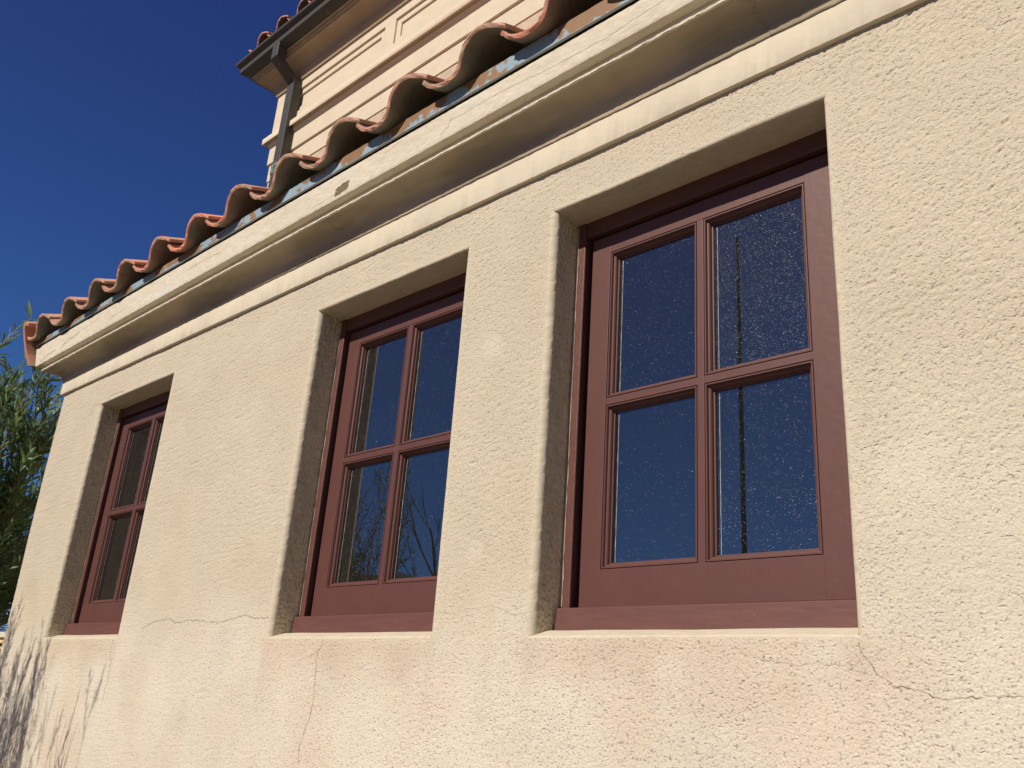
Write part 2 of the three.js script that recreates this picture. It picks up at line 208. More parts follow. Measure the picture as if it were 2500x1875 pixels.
M.flash = new THREE.MeshStandardMaterial({ map: rep(colorTex(2048, 128, (u, v) => {          // grey-blue paint flaking off brown metal
  const x = u * 3.4, y = v * 0.07; const n = fbm(x * 5, y * 14, 5, 17, 98) + 0.25 * fbm(x * 40, y * 40, 3, 136, 99); const keep = sst(0.03, 0.07, n + 0.20 * (1 - 2 * v) - 0.02); const k = 1 + 0.12 * fbm(x * 18, y * 18, 3, 61, 97);
  return [lerp(0.25, 0.245, keep) * k, lerp(0.142, 0.35, keep) * k, lerp(0.068, 0.43, keep) * k]; }), 1 / 3.4, 1 / 0.07), roughness: 0.6 });
M.lip = new THREE.MeshStandardMaterial({ color: new THREE.Color().setRGB(0.36, 0.42, 0.44), roughness: 0.5 });
M.dark = new THREE.MeshStandardMaterial({ color: new THREE.Color().setRGB(0.06, 0.045, 0.035), roughness: 1 });
M.bronze = new THREE.MeshStandardMaterial({ map: rep(mottle(100, (a, b) => { const q = sst(0.45, 0.9, a + 0.4 * b), k = 1 + 0.15 * b; return [lerp(0.056, 0.10, q) * k, lerp(0.052, 0.14, q) * k, lerp(0.048, 0.12, q) * k]; }), 1.5, 1.5), roughness: 0.5, metalness: 0.0 });
M.patina = new THREE.MeshStandardMaterial({ map: rep(mottle(102, (a, b) => { const q = sst(-0.1, 0.2, a + 0.7 * b); return [lerp(0.05, 0.22, q), lerp(0.055, 0.42, q), lerp(0.05, 0.36, q)]; }), 5, 5), roughness: 0.8 });

// ---------------------------------------------------------------- ground
{
  const g = new THREE.PlaneGeometry(3000, 3000, 60, 60); g.rotateX(-Math.PI / 2);
  const m = new THREE.MeshStandardMaterial({ map: rep(mottle(110, (a, b) => { const k = 1 + 0.2 * a + 0.15 * b; return [0.18 * k, 0.148 * k, 0.105 * k]; }), 700, 700), roughness: 1 });
  const o = part('ground', g, m, scene); tag(o, 'pale dry dirt ground in front of the building', 'ground', null, 'structure');
}

// ---------------------------------------------------------------- the low stucco wing
const wing = thing('stucco_wing', 'low tan stucco building with three dark red four-pane windows and a tile eave', 'building');

{ // wall front with rounded openings, real relief
  const PAD = { L: 0.015, T: 0.008, R: 0.010, B: 0.006 };
  const snapX = [], snapY = [YB - PAD.B, YT + PAD.T];
  for (const w of WIN) snapX.push(w - PAD.L, w + WW + PAD.R);
  const lines = (snaps, lo, hi, step) => { const s = [lo, ...snaps.filter((a) => a > lo && a < hi).sort((a, b) => a - b), hi], out = []; for (let i = 0; i + 1 < s.length; i++) { const loc = []; let x = s[i]; while (x < s[i + 1]) { loc.push(x); x += step(x); } const sc = (s[i + 1] - s[i]) / (x - s[i]); for (const q of loc) out.push(s[i] + (q - s[i]) * sc); } out.push(hi); return out; };
  const R0 = 0.014;
  const xs = lines([...snapX, SPLIT, 1.02, 1.05], XC + R0, XR, (x) => x > 1.02 ? 0.12 : Math.max(0.0025, 0.0019 * ((1.23 - x) ** 2 + 2.2) * 0.9));
  const ys = lines([...snapY, 1.24, 2.88], 0, 2.99, (y) => y < 1.24 ? 0.12 : y > 2.88 ? 0.03 : 0.0031);
  const pos = [], idx = [], idx2 = [], uv = [], NX = xs.length, NY = ys.length;
  const bend = (x, y) => y < 2.35 ? 0.027 * sst(0, 0.7, (2.35 - y)) * sst(-2.62, -3.05, x) : 0;
  const id = new Int32Array(NX * NY).fill(-1);
  const inHole = (x, y) => WIN.some((w) => x > w - PAD.L + 1e-6 && x < w + WW + PAD.R - 1e-6 && y > YB - PAD.B + 1e-6 && y < YT + PAD.T - 1e-6);
  const near = (x, y) => x < 1.03 && y > 1.2 && y < 2.9;
  for (let j = 0; j < NY; j++) for (let i = 0; i < NX; i++) { const x = xs[i], y = ys[j]; if (inHole(x, y)) continue; id[j * NX + i] = pos.length / 3; pos.push(x + bend(x, y), y, near(x, y) ? stuccoH(x, y) : 0); uv.push(x, y); }
  for (let j = 0; j + 1 < NY; j++) for (let i = 0; i + 1 < NX; i++) { const cx = (xs[i] + xs[i + 1]) / 2, cy = (ys[j] + ys[j + 1]) / 2; if (inHole(cx, cy)) continue; const a = id[j * NX + i], b = a < 0 ? -1 : id[j * NX + i + 1], c = id[(j + 1) * NX + i], d = id[(j + 1) * NX + i + 1]; if (a < 0 || b < 0 || c < 0 || d < 0) continue; (cx > SPLIT && cx < 1.05 && cy > 1.42 && cy < 2.89 ? idx2 : idx).push(a, b, d, a, d, c); }
  // left corner rounding and the side wall
  { const base = pos.length / 3, K = 5, zs = [0.25, 0.6, 1.1, 1.6 - 0.016], cols = K + zs.length; for (let j = 0; j < NY; j++) { const y = ys[j], x = xs[0], h = near(x, y) ? stuccoH(x, y) : 0, bx = bend(x, y); for (let k = 1; k <= K; k++) { const a = k / K * Math.PI / 2, hh = near(x, y) ? stuccoH(x - k * 0.005, y) : 0; pos.push(XC + R0 + bx - (R0 + hh) * Math.sin(a), y, -R0 + (R0 + hh) * Math.cos(a)); uv.push(x - k * 0.005, y); } for (const z of zs) { pos.push(XC + bx, y, -R0 - z); uv.push(x - z, y); } }
    for (let j = 0; j + 1 < NY; j++) for (let k = 0; k < cols; k++) { const g = (jj, kk) => kk === 0 ? id[jj * NX] : base + jj * cols + kk - 1; const a = g(j, k), b = g(j, k + 1), c = g(j + 1, k), d = g(j + 1, k + 1); idx.push(a, d, b, a, c, d); } }
  let g = bufGeo(pos, idx.concat(idx2), uv); g.computeVertexNormals(); g.addGroup(0, idx.length, 0); g.addGroup(idx.length, idx2.length, 1); part('wall', g, [M.stucco, M.stuccoNear], wing);

  // reveals: a profile swept round each opening, mitred at the corners
  const prof = []; // [t along] -> offsets per side {L,T,R,B}, z
  for (let k = 0; k <= 6; k++) { const a = k / 6 * Math.PI / 2; prof.push({ z: [-1 + Math.cos(a)], rL: 1 - Math.sin(a), k: 0 }); }
  const P = []; // each: { L:[o,z], T:[o,z], R:[o,z], B:[o,z] }
  for (let k = 0; k <= 6; k++) { const a = k / 6 * Math.PI / 2, s = 1 - Math.sin(a), c = Math.cos(a) - 1; const f = (r) => [r * s, r * c]; P.push({ L: f(PAD.L), T: f(PAD.T), R: f(PAD.R), B: f(PAD.B) }); }
  const D = 0.135, ND = 14;
  for (let k = 1; k <= ND; k++) { const t = k / ND, f = (r) => [0, lerp(-r, -D, t)]; const zb = lerp(-PAD.B, -D, t); P.push({ L: [0.009 * t, lerp(-PAD.L, -D, t)], T: f(PAD.T), R: f(PAD.R), B: [-0.014 * sst(0, 0.06, -zb) - 0.001, zb] }); }
  WIN.forEach((w, wi) => {
    const gx = xs.filter((x) => x >= w - PAD.L - 1e-6 && x <= w + WW + PAD.R + 1e-6), gy = ys.filter((y) => y >= YB - PAD.B - 1e-6 && y <= YT + PAD.T + 1e-6);
    const tx = gx.map((x) => (x - gx[0]) / (gx[gx.length - 1] - gx[0])), ty = gy.map((y) => (y - gy[0]) / (gy[gy.length - 1] - gy[0]));
    const sidesG = { L: [], T: [], R: [], B: [] };
    const side = (name, ts, at, nrm, flip) => {
      const pos = [], uv = [], idx = [], n = ts.length;
      P.forEach((p, k) => { const e = { x0: w - p.L[0], x1: w + WW + p.R[0], y0: YB - p.B[0], y1: YT + p.T[0] }; const z = p[name][1];
        ts.forEach((t) => { const [x, y] = at(e, t); let h = 0; const own = Math.min(1, k / 6); if (k === 0) { const X = name === 'B' || name === 'T' ? gx[Math.round(t * 0) || 0] : 0; h = stuccoH(x, y); }
          const q = (name === 'L' || name === 'R') ? y : x; const rough = (fbm(q * 14 + wi * 5.3, z * 40 + 3, 2, 256, 33) * 0.0003 + fbm(q * 4.3, wi * 3.7, 2, 256, 34) * 0.0012) * own * (0.35 + 0.65 * Math.min(1, t * 18, (1 - t) * 18));
          const hf = k < 6 ? stuccoH(w + t * WW, y) * (1 - k / 6) : 0;
          const zz = z + (k === 0 ? stuccoH(x, y) : stuccoH(x, y) * Math.max(0, 1 - k / 5));
          pos.push(x + nrm[0] * rough, y + nrm[1] * rough, zz); if (name === 'L' || name === 'R') uv.push(-z * 1, y + wi * 0.37); else uv.push(z * 1, x + 0.2); }); });
      for (let k = 0; k + 1 < P.length; k++) for (let i = 0; i + 1 < n; i++) { const a = k * n + i, b = a + 1, c = a + n, d = c + 1; if (flip) idx.push(a, b, d, a, d, c); else idx.push(a, d, b, a, c, d); }
      const g = bufGeo(pos, idx, uv); g.computeVertexNormals(); return g;
    };
    const cut = (gs, pick) => { const g = gs.clone(); g.setIndex([...gs.index.array].filter((_, i) => pick(Math.floor(i / 3)))); return g; };
    const gs = [side('L', ty, (e, t) => [e.x0, lerp(e.y0, e.y1, t)], [1, 0], false), side('R', ty, (e, t) => [e.x1, lerp(e.y0, e.y1, t)], [-1, 0], true), side('T', tx, (e, t) => [lerp(e.x0, e.x1, t), e.y1], [0, -1], false), side('B', tx, (e, t) => [lerp(e.x0, e.x1, t), e.y0], [0, 1], true)];
    const nL = (gy.length - 1) * 2 * 6;                                   // triangles of the rounded arris of a jamb
    part('opening_edge', mergeGeometries([cut(gs[0], (i) => i < nL), cut(gs[1], (i) => i < nL), gs[2], gs[3]]), M.arris, wing);
    part('jamb', cut(gs[0], (i) => i >= nL), M.reveal, wing); part('jamb', cut(gs[1], (i) => i >= nL), M.reveal, wing);
  });
}
// walls, floor and ceiling that close the room
for (const [n, b] of [['side_wall', [XR - 0.02, XR + 0.2, 0, 2.98, -1.58, -0.001]], ['interior_wall', [XC + 0.03, XR - 0.03, 0.3, 2.86, -1.55, -1.5]], ['interior_wall', [XC + 0.02, XC + 0.2, 0.3, 2.86, -1.49, -0.15]], ['floor', [XC + 0.04, XR - 0.03, 0.2, 0.29, -1.49, -0.15]], ['ceiling', [XC + 0.03, XR - 0.03, 2.88, 2.95, -1.55, -0.02]]]) part(n, box(...b, 0), n === 'side_wall' ? M.blockRough : M.inner, wing);
for (const [x0, x1] of [[XC + 0.05, WIN[2] - 0.01], [WIN[2] + WW + 0.01, WIN[1] - 0.01], [WIN[1] + WW + 0.01, WIN[0] - 0.01], [WIN[0] + WW + 0.01, XR - 0.05]]) part('interior_wall', box(x0, x1, 0.3, 2.87, -0.16, -0.137, 0), M.inner, wing);
for (const w of WIN) { part('interior_wall', box(w - 0.009, w + WW + 0.009, 0.3, YB - 0.005, -0.16, -0.137, 0), M.inner, wing); part('interior_wall', box(w - 0.009, w + WW + 0.009, YT + 0.005, 2.87, -0.16, -0.137, 0), M.inner, wing); }

// ---- windows
function loopSweep(x0, x1, y0, y1, prof) {             // profile [inset, z] swept round a rectangle, flat shaded, mitred
  const pos = [], uv = [];
  for (let k = 0; k + 1 < prof.length; k++) { const [a, za] = prof[k], [b, zb] = prof[k + 1];
    const A = [[x0 + a, y0 + a], [x1 - a, y0 + a], [x1 - a, y1 - a], [x0 + a, y1 - a]], B = [[x0 + b, y0 + b], [x1 - b, y0 + b], [x1 - b, y1 - b], [x0 + b, y1 - b]];
    for (let s = 0; s < 4; s++) { const e = (s + 1) % 4; const q = [[...A[s], za], [...A[e], za], [...B[e], zb], [...B[s], zb]]; for (const i of [0, 1, 2, 0, 2, 3]) { pos.push(...q[i]); uv.push(q[i][0], q[i][1]); } } }
  const g = new THREE.BufferGeometry(); g.setAttribute('position', new THREE.Float32BufferAttribute(pos, 3)); g.setAttribute('uv', new THREE.Float32BufferAttribute(uv, 2)); g.computeVertexNormals(); return g;
}
const BEAD = [[-0.0006, -0.1045], [0.0012, -0.1045], [0.0016, -0.1012], [0.0042, -0.1012], [0.0050, -0.1026], [0.0058, -0.1075], [0.0078, -0.1078], [0.0100, -0.1095], [0.0112, -0.1125], [0.0114, -0.1165], [0.0145, -0.1168], [0.0147, -0.1225]];
function makeWindow(wi, label) {
  const W = sub('window', wing, [WIN[wi], 0, 0]); W.userData.label = label;
  const zf = -0.1, SX0 = 0.034, SX1 = 0.6205, SY0 = 1.809, SY1 = 2.664, ix0 = 0.0875, ix1 = 0.5645, iy0 = 1.885, iy1 = 2.6175, cx = 0.327, cy = 2.249, mh = 0.0085;
  // frame trim round the opening
  part('frame_board', box(-0.008, 0.022, 1.79, YT + 0.012, -0.13, -0.085, 0.003), M.paintOld, W);
  part('frame_board', box(0.633, WW + 0.004, 1.79, YT + 0.012, -0.13, -0.085, 0.003), M.paintOld, W);
  part('frame_board', box(0.0225, 0.6325, 2.671, YT + 0.012, -0.13, -0.088, 0.003), M.paint, W);
  part('frame_board', box(0.0225, 0.6325, 1.80, 2.675, -0.134, -0.1255, 0), M.dark, W).visible = true;
  W.children.pop();
  // sash
  part('stile', box(SX0, ix0, SY0, SY1, -0.128, zf), M.paint, W);
  part('stile', box(ix1, SX1, SY0, SY1, -0.128, zf), M.paint, W);
  part('rail', box(ix0 - 0.001, ix1 + 0.001, iy1, SY1, -0.1275, zf - 0.0004), M.paint, W);
  part('rail', box(ix0 - 0.001, ix1 + 0.001, SY0, iy0, -0.1275, zf - 0.0004), M.paint, W);
  part('glazing_bar', box(cx - mh, cx + mh, iy0 - 0.001, iy1 + 0.001, -0.127, zf - 0.0008), M.paint, W);
  part('glazing_bar', box(ix0 - 0.001, cx - mh + 0.001, cy - mh, cy + mh, -0.1265, zf - 0.0012), M.paint, W);
  part('glazing_bar', box(cx + mh - 0.001, ix1 + 0.001, cy - mh, cy + mh, -0.1265, zf - 0.0012), M.paint, W);
  const r = rng(500 + wi);
  const cells = [[ix0, cx - mh, iy0, cy - mh], [cx + mh, ix1, iy0, cy - mh], [ix0, cx - mh, cy + mh, iy1], [cx + mh, ix1, cy + mh, iy1]];
  const specks = [], paleStrips = [];
  cells.forEach(([x0, x1, y0, y1], ci) => {
    part('glazing_bead', loopSweep(x0, x1, y0, y1, BEAD), M.paint, W);
    const gl = new THREE.PlaneGeometry(x1 - x0 - 0.006, y1 - y0 - 0.006); gl.translate((x0 + x1) / 2, (y0 + y1) / 2, -0.1212);
    gl.rotateX(0); const p = part('pane', gl, M.glass, W);
    // dried water spots and dust, denser towards the right-hand window
    const dens = wi === 0 ? [600, 2400, 1300, 6500][ci] : wi === 1 ? [800, 500, 1300, 1300][ci] : [50, 50, 70, 70][ci];
    for (let k = 0; k < dens; k++) { const q = Math.pow(r(), 2.6), s = 0.00012 + 0.00026 * q + (r() < 0.01 ? 0.0003 : 0), t = 0.4 + r() * 0.8; specks.push([x0 + 0.015 + r() * (x1 - x0 - 0.03), y0 + 0.015 + r() * (y1 - y0 - 0.03), s, s * t, r() * 3.14]); }
    // thin pale line of ragged width on the glass beside the left bead
    const n = 40; for (let k = 0; k < n; k++) { const ya = lerp(y0 + 0.016, y1 - 0.02, k / n), yb = lerp(y0 + 0.016, y1 - 0.02, (k + 1) / n), wd = 0.0006 + 0.0014 * Math.max(0, 0.35 + 0.7 * gn(k * 0.35, ci + wi * 4, 256, 70)); paleStrips.push([x0 + 0.0225 - wd, x0 + 0.0225 + 0.0002, ya, yb]); }
  });
  { const pos = [], idx = []; for (const [x, y, a, b, t] of specks) { const c = Math.cos(t), s = Math.sin(t), k = pos.length / 3; for (const [u, v] of [[-a, -b], [a, -b], [a, b], [-a, b]]) pos.push(x + u * c - v * s, y + u * s + v * c, -0.1206); idx.push(k, k + 1, k + 2, k, k + 2, k + 3); } const g = bufGeo(pos, idx); g.computeVertexNormals(); part('water_spots', g, M.dust, W, 'stuff'); }
  { const pos = [], idx = []; for (const [a, b, c, d] of paleStrips) { const k = pos.length / 3; pos.push(a, c, -0.1207, b, c, -0.1207, b, d, -0.1207, a, d, -0.1207); idx.push(k, k + 1, k + 2, k, k + 2, k + 3); } const g = bufGeo(pos, idx); g.computeVertexNormals(); part('pale_strip', g, M.pale_strip, W, 'stuff'); }
  { const pos = [], idx = [], n = 90; for (let k = 0; k <= n; k++) { const y = lerp(1.81, 2.705, k / n), a = 0.0015 + 0.0035 * Math.max(0, 0.45 + fbm(k * 0.23, wi * 7 + 2, 3, 256, 74)); pos.push(-0.006, y, -0.0841, a, y, -0.0841); if (k < n) { const q = k * 2; idx.push(q, q + 1, q + 3, q, q + 3, q + 2); } } const g = bufGeo(pos, idx); g.computeVertexNormals(); part('caulk', g, M.caulk, W); }
  // projecting sill board
  const sg = new RoundedBoxGeometry(WW - 0.001, 0.048, 0.07, 3, 0.004, 1).translate(WW / 2, 1.7815, -0.1);
  const sill = boxUV(sg); { const p = sill.attributes.position; for (let i = 0; i < p.count; i++) { const x = p.getX(i), y = p.getY(i), z = p.getZ(i); if (z > -0.08) { p.setXYZ(i, x, y + 0.0012 * gn(x * 14 + wi * 9, y * 3, 256, 71), z + 0.001 * gn(x * 20, y * 30 + wi, 256, 72) + (y > 1.79 ? -0.004 : 0)); } } sill.computeVertexNormals(); }
  part('sill', sill, M.paintWorn, W);
  return W;
}
makeWindow(0, 'largest and nearest red four-pane window, at the right of the wall');
makeWindow(1, 'middle red four-pane window of the three');
makeWindow(2, 'farthest red four-pane window, beside the left corner of the wall');

// ---- cornice: profile swept along the front and mitred round the left corner
function sweep(profile, { x0 = XC, z0 = 0, xr = XR, back = 1.58, step = 0.02, rough = 0.0008, tilt = true, seed = 0, bite = null, smooth = 0.6 }) {
  // profile rows: [projection, y at left, y at x = 0.48 ]
  const cols = []; for (const b of [1, 0.6, 0.3]) cols.push(['side', back * b]);
  const n = Math.ceil((xr - x0) / step); for (let i = 0; i <= n; i++) cols.push(['front', i / n]);
  const pos = [], uv = [], idx = [], nc = cols.length; let vl = 0;
  profile.forEach((p, k) => { if (k) vl += Math.hypot(p[0] - profile[k - 1][0], p[1] - profile[k - 1][1]);
    cols.forEach(([kind, t]) => { let x, z; if (kind === 'side') { x = x0 - (p[4] ?? p[0]); z = z0 - t; } else { x = lerp(x0 - (p[4] ?? p[0]), xr, t); z = z0 + p[0]; }
      const yr = p[2] ?? p[1]; let y = lerp(p[1], yr, (x - XC) / (0.48 - XC)); const q = rough * (p[3] ?? 1); const ch = 1 + 3 * sst(0.45, 0.8, fbm(x * 9, k + seed * 3, 3, 256, 39)); y += q * ch * fbm(x * 60, k * 1.7 + seed, 3, 256, 35); z += q * ch * fbm(x * 64 + 5, k * 2.3 + seed, 3, 256, 36);
      if (bite) { const o = bite(x, y, z); y += o[0]; z += o[1]; }
      pos.push(x, y, z); uv.push(kind === 'side' ? x0 - (z0 - z) : x, vl); }); });
  for (let k = 0; k + 1 < profile.length; k++) for (let i = 0; i + 1 < nc; i++) { const a = k * nc + i, b = a + 1, c = a + nc, d = c + 1; idx.push(a, b, d, a, d, c); }
  let g = bufGeo(pos, idx, uv); return toCreasedNormals(g, smooth);
}
// the eave oversails the left (gable) end further than the front
const off = (p) => p <= 0.0125 ? p : p <= 0.0905 ? 0.0125 + (p - 0.0125) * 1.33 : 0.1162 + (p - 0.0905) * 7.6;
const row = (p, y, r = 1) => [p, y[0], y[1], r, off(p)];
const bB = [2.847, 2.824], bT = [2.897, 2.884], fl = [2.9655, 2.9675], fB = [2.9995, 3.0015], fT = [3.0975, 3.0755];
const o2 = (a, d) => [a[0] + d, a[1] + d];
part('frieze_band', sweep([row(-0.01, bB), row(0.004, bB), row(0.0115, o2(bB, 0.001)), row(0.0125, o2(bB, 0.004)), row(0.0125, bT), row(0.0125, o2(bT, 0.014)), row(0.0, o2(bT, 0.0145))], { rough: 0.0008, seed: 1, step: 0.007 }), M.cream, wing);
{
  const c0 = o2(bT, 0.027), c1 = o2(fl, -0.001);
  const pr = [row(0.0, o2(bT, 0.0145)), row(0.016, o2(bT, 0.0148)), row(0.0172, o2(bT, 0.017)), row(0.0172, o2(bT, 0.025)), row(0.0192, c0)];
  for (let k = 0; k <= 12; k++) { const a = k / 12 * Math.PI / 2; pr.push(row(0.0845 - 0.065 * Math.cos(a), [lerp(c0[0], c1[0], Math.sin(a)), lerp(c0[1], c1[1], Math.sin(a))])); }
  part('cove_moulding', sweep(pr, { rough: 0.001, seed: 2 }), M.creamCove, wing);
  part('cove_edge', sweep([row(0.0842, o2(fl, -0.0012)), row(0.0892, o2(fl, -0.001)), row(0.0902, o2(fl, 0.0002), 2.2), row(0.0902, o2(fl, 0.0052), 2.2), row(0.0888, o2(fl, 0.0062), 2), row(0.0765, o2(fl, 0.0072)), row(0.0755, o2(fl, 0.032))], { rough: 0.0009, seed: 3, step: 0.005 }), M.cream, wing);
}
{ // fascia, with a hole broken through its lower edge
  const pr = [row(0.07, o2(fB, -0.001)), row(0.0955, o2(fB, -0.001)), row(0.0988, fB), row(0.1, o2(fB, 0.003))];
  for (let k = 1; k <= 22; k++) { const t = k / 22; pr.push(row(lerp(0.1, 0.1045, t), [lerp(fB[0] + 0.003, fT[0], t), lerp(fB[1] + 0.003, fT[1], t)], 0.8)); }
  pr.push(row(0.1025, o2(fT, 0.003)), row(0.07, o2(fT, 0.004)));
  const bite = (x, y, z) => { const ex = x - HOLE[0]; const h = (1 - sst(0.026, 0.032, Math.abs(ex) + 0.007 * gn(x * 90, y * 90, 256, 37))) * sst(HOLE[1] - 0.0135, HOLE[1] - 0.0115, y + 0.12 * -ex) * (1 - sst(HOLE[1] + 0.010, HOLE[1] + 0.012, y + 0.12 * -ex + 0.003 * gn(x * 60, 3, 256, 37))); return [0, z > 0.08 ? -0.05 * h : 0]; };
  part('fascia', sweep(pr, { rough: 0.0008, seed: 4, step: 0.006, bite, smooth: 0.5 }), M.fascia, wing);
}
// drip flashing above the fascia, with a near-black strip below standing in for the gap's shade
part('gap_shade_strip', sweep([row(0.03, o2(fT, 0.0045)), row(0.096, o2(fT, 0.005)), row(0.097, o2(fT, 0.018)), row(0.03, o2(fT, 0.02))], { rough: 0.0003, seed: 5 }), M.dark, wing);
part('drip_edge', sweep([[0.1045, ...o2(fT, 0.0105), 1, off(0.1045)], [0.1105, ...o2(fT, 0.0103), 1, off(0.1045)], [0.1118, ...o2(fT, 0.0112), 1, off(0.1045)], [0.1108, ...o2(fT, 0.0132), 1, off(0.1045)], [0.1050, ...o2(fT, 0.014), 1, off(0.1045)]], { rough: 0.0006, seed: 6 }), M.lip, wing);
part('flashing', sweep([[0.109, ...o2(fT, 0.0125), 1, off(0.1045)], [0.1087, 3.136, 3.136, 1, off(0.1045)], [0.066, 3.141, 3.141, 1, off(0.1045)]], { rough: 0.0012, seed: 7 }), M.flash, wing);

// ---- roof: deck and S-shaped clay tiles laid in courses
const TH = Math.atan(0.32), SIN = Math.sin(TH), COS = Math.cos(TH), PITCH = 0.2945;
const CTR = new THREE.CatmullRomCurve3([[0, 0.044], [0.022, 0.0235], [0.06, 0.0105], [0.1, 0.0105], [0.13, 0.022], [0.147, 0.046], [0.163, 0.068], [0.193, 0.086], [0.23, 0.0895], [0.27, 0.077], [0.312, 0.055]].map(([x, y]) => new THREE.Vector3(x, y, 0)));
function tileGeo(seed, len, bend0) {                                     // front end at s = 0, laid up the slope
  const N = 26, TK = 0.0060, top = [], bot = []; const r = rng(seed);
  for (let i = 0; i <= N; i++) { const p = CTR.getPoint(i / N), t = CTR.getTangent(i / N); top.push([p.x - t.y * TK, p.y + t.x * TK]); bot.push([p.x + t.y * TK, p.y - t.x * TK]); }
  const loop = [...top, ...bot.reverse()], L = loop.length, rows = [0, 0.006, 0.03, len * 0.5, len];
  const pos = [], uv = [], idx = [];
  const jit = (i, k, s) => gn(i * 0.9 + seed * 3.1, k * 2.7 + s, 256, 38);
  rows.forEach((s, k) => loop.forEach(([x, y], i) => { const e = k < 2 ? 0.0024 : 0.0006; pos.push(x + e * jit(i, k, 0), y + e * jit(i, k, 7) + 0.012 * (s / len - 0.0) * 0, s + (k === 0 ? 0.0035 * jit(i, k, 3) : 0)); uv.push(x + seed * 0.13, s + y + seed * 0.31); }));
  for (let k = 0; k + 1 < rows.length; k++) for (let i = 0; i < L; i++) { const a = k * L + i, b = k * L + (i + 1) % L, c = a + L, d = b + L; idx.push(a, b, d, a, d, c); }
  const cap = pos.length / 3; for (let i = 0; i < L; i++) { const [x, y] = loop[i]; pos.push(pos[3 * i], pos[3 * i + 1], pos[3 * i + 2]); uv.push(x + seed * 0.13, y + seed * 0.7); }
  const mid = pos.length / 3; for (let i = 0; i <= N; i++) { const a = loop[i], b = loop[L - 1 - i]; pos.push((a[0] + b[0]) / 2, (a[1] + b[1]) / 2, -0.0015 + 0.004 * jit(i, 9, 1)); uv.push(a[0] + seed * 0.13, a[1] + seed * 0.7); }
  for (let i = 0; i < N; i++) { idx.push(cap + i, mid + i + 1, cap + i + 1, cap + i, mid + i, mid + i + 1); idx.push(mid + i, cap + L - 2 - i, mid + i + 1, mid + i, cap + L - 1 - i, cap + L - 2 - i); }
  // local (u, h, s) -> (x, y, z)
  for (let i = 0; i < pos.length; i += 3) { const h = pos[i + 1], s = pos[i + 2]; pos[i + 1] = h * COS + s * SIN; pos[i + 2] = h * SIN - s * COS; }
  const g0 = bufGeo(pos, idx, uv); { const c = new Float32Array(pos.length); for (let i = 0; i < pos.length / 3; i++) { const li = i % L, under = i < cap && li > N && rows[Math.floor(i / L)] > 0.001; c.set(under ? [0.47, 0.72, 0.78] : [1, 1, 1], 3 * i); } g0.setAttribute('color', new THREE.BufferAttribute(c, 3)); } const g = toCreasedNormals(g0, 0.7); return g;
}
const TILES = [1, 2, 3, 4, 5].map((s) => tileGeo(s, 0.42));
const EAVE = { y: 3.1210, z: 0.1445 }, EX = -0.029;
function layTiles(parent, xStart, count, courses, y0, z0, seed, rise = 0.0145) {
  const r = rng(seed);
  for (let c = 0; c < courses; c++) for (let k = 0; k < count; k++) {
    const t = part('tile', TILES[Math.floor(r() * 5)], M.tiles[Math.floor(r() * 4)], parent); const s = c * 0.365, h = c * rise * 0 + (c ? 0.006 : 0);
    t.position.set(xStart + k * PITCH + (r() - 0.5) * 0.005, y0 + s * SIN + h * COS + (r() - 0.5) * 0.004, z0 - s * COS + h * SIN + (r() - 0.5) * 0.006);
    t.rotation.z = (r() - 0.5) * 0.012; t.rotation.x = 0.03;
  }
}
{
  const roof = sub('roof', wing);
  const L = 1.80; const mk = (x0, x1, s0, s1, h0, h1) => { const g = new THREE.BoxGeometry(x1 - x0, h1 - h0, s1 - s0); g.translate((x0 + x1) / 2, (h0 + h1) / 2, -(s0 + s1) / 2); g.rotateX(TH); return boxUV(g); };
  const deck = mk(XC - 0.2, XR, 0.05, L, -0.032, -0.006); deck.translate(0, EAVE.y, EAVE.z); part('roof_deck', deck, M.dark, roof);
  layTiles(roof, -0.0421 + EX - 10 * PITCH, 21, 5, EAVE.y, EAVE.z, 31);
  // the first tile is cut against the rake
  layTiles(roof, -0.0421 + EX * 2 - 11 * PITCH + 0.005, 1, 5, EAVE.y, EAVE.z, 37);
  // rake tiles hanging over the left end
  for (let c = 0; c < 5; c++) {
    const sh = new THREE.Shape(); const pts = [[-3.232, -0.118], [-3.254, -0.06], [-3.262, 0.0], [-3.261, 0.055], [-3.252, 0.086], [-3.232, 0.098], [-3.205, 0.096], [-3.18, 0.082], [-3.19, 0.069], [-3.21, 0.081], [-3.23, 0.081], [-3.241, 0.068], [-3.245, 0.045], [-3.246, 0.0], [-3.238, -0.06], [-3.217, -0.118]];
    pts.forEach(([x, y], i) => i ? sh.lineTo(x, y) : sh.moveTo(x, y));
    const g = new THREE.ExtrudeGeometry(sh, { depth: 0.42, bevelEnabled: true, bevelSize: 0.002, bevelThickness: 0.002, bevelSegments: 1 }); g.translate(0, 0, -0.42); g.rotateX(TH);
    g.setAttribute('color', new THREE.BufferAttribute(new Float32Array(g.attributes.position.count * 3).fill(0.85), 3)); const m = part('rake_tile', toCreasedNormals(g, 0.7), M.tiles[c % 2 ? 3 : 1], roof); m.position.set(-0.075, EAVE.y + c * 0.365 * SIN + (c ? 0.004 : 0), EAVE.z + 0.008 - c * 0.365 * COS);
  }
}

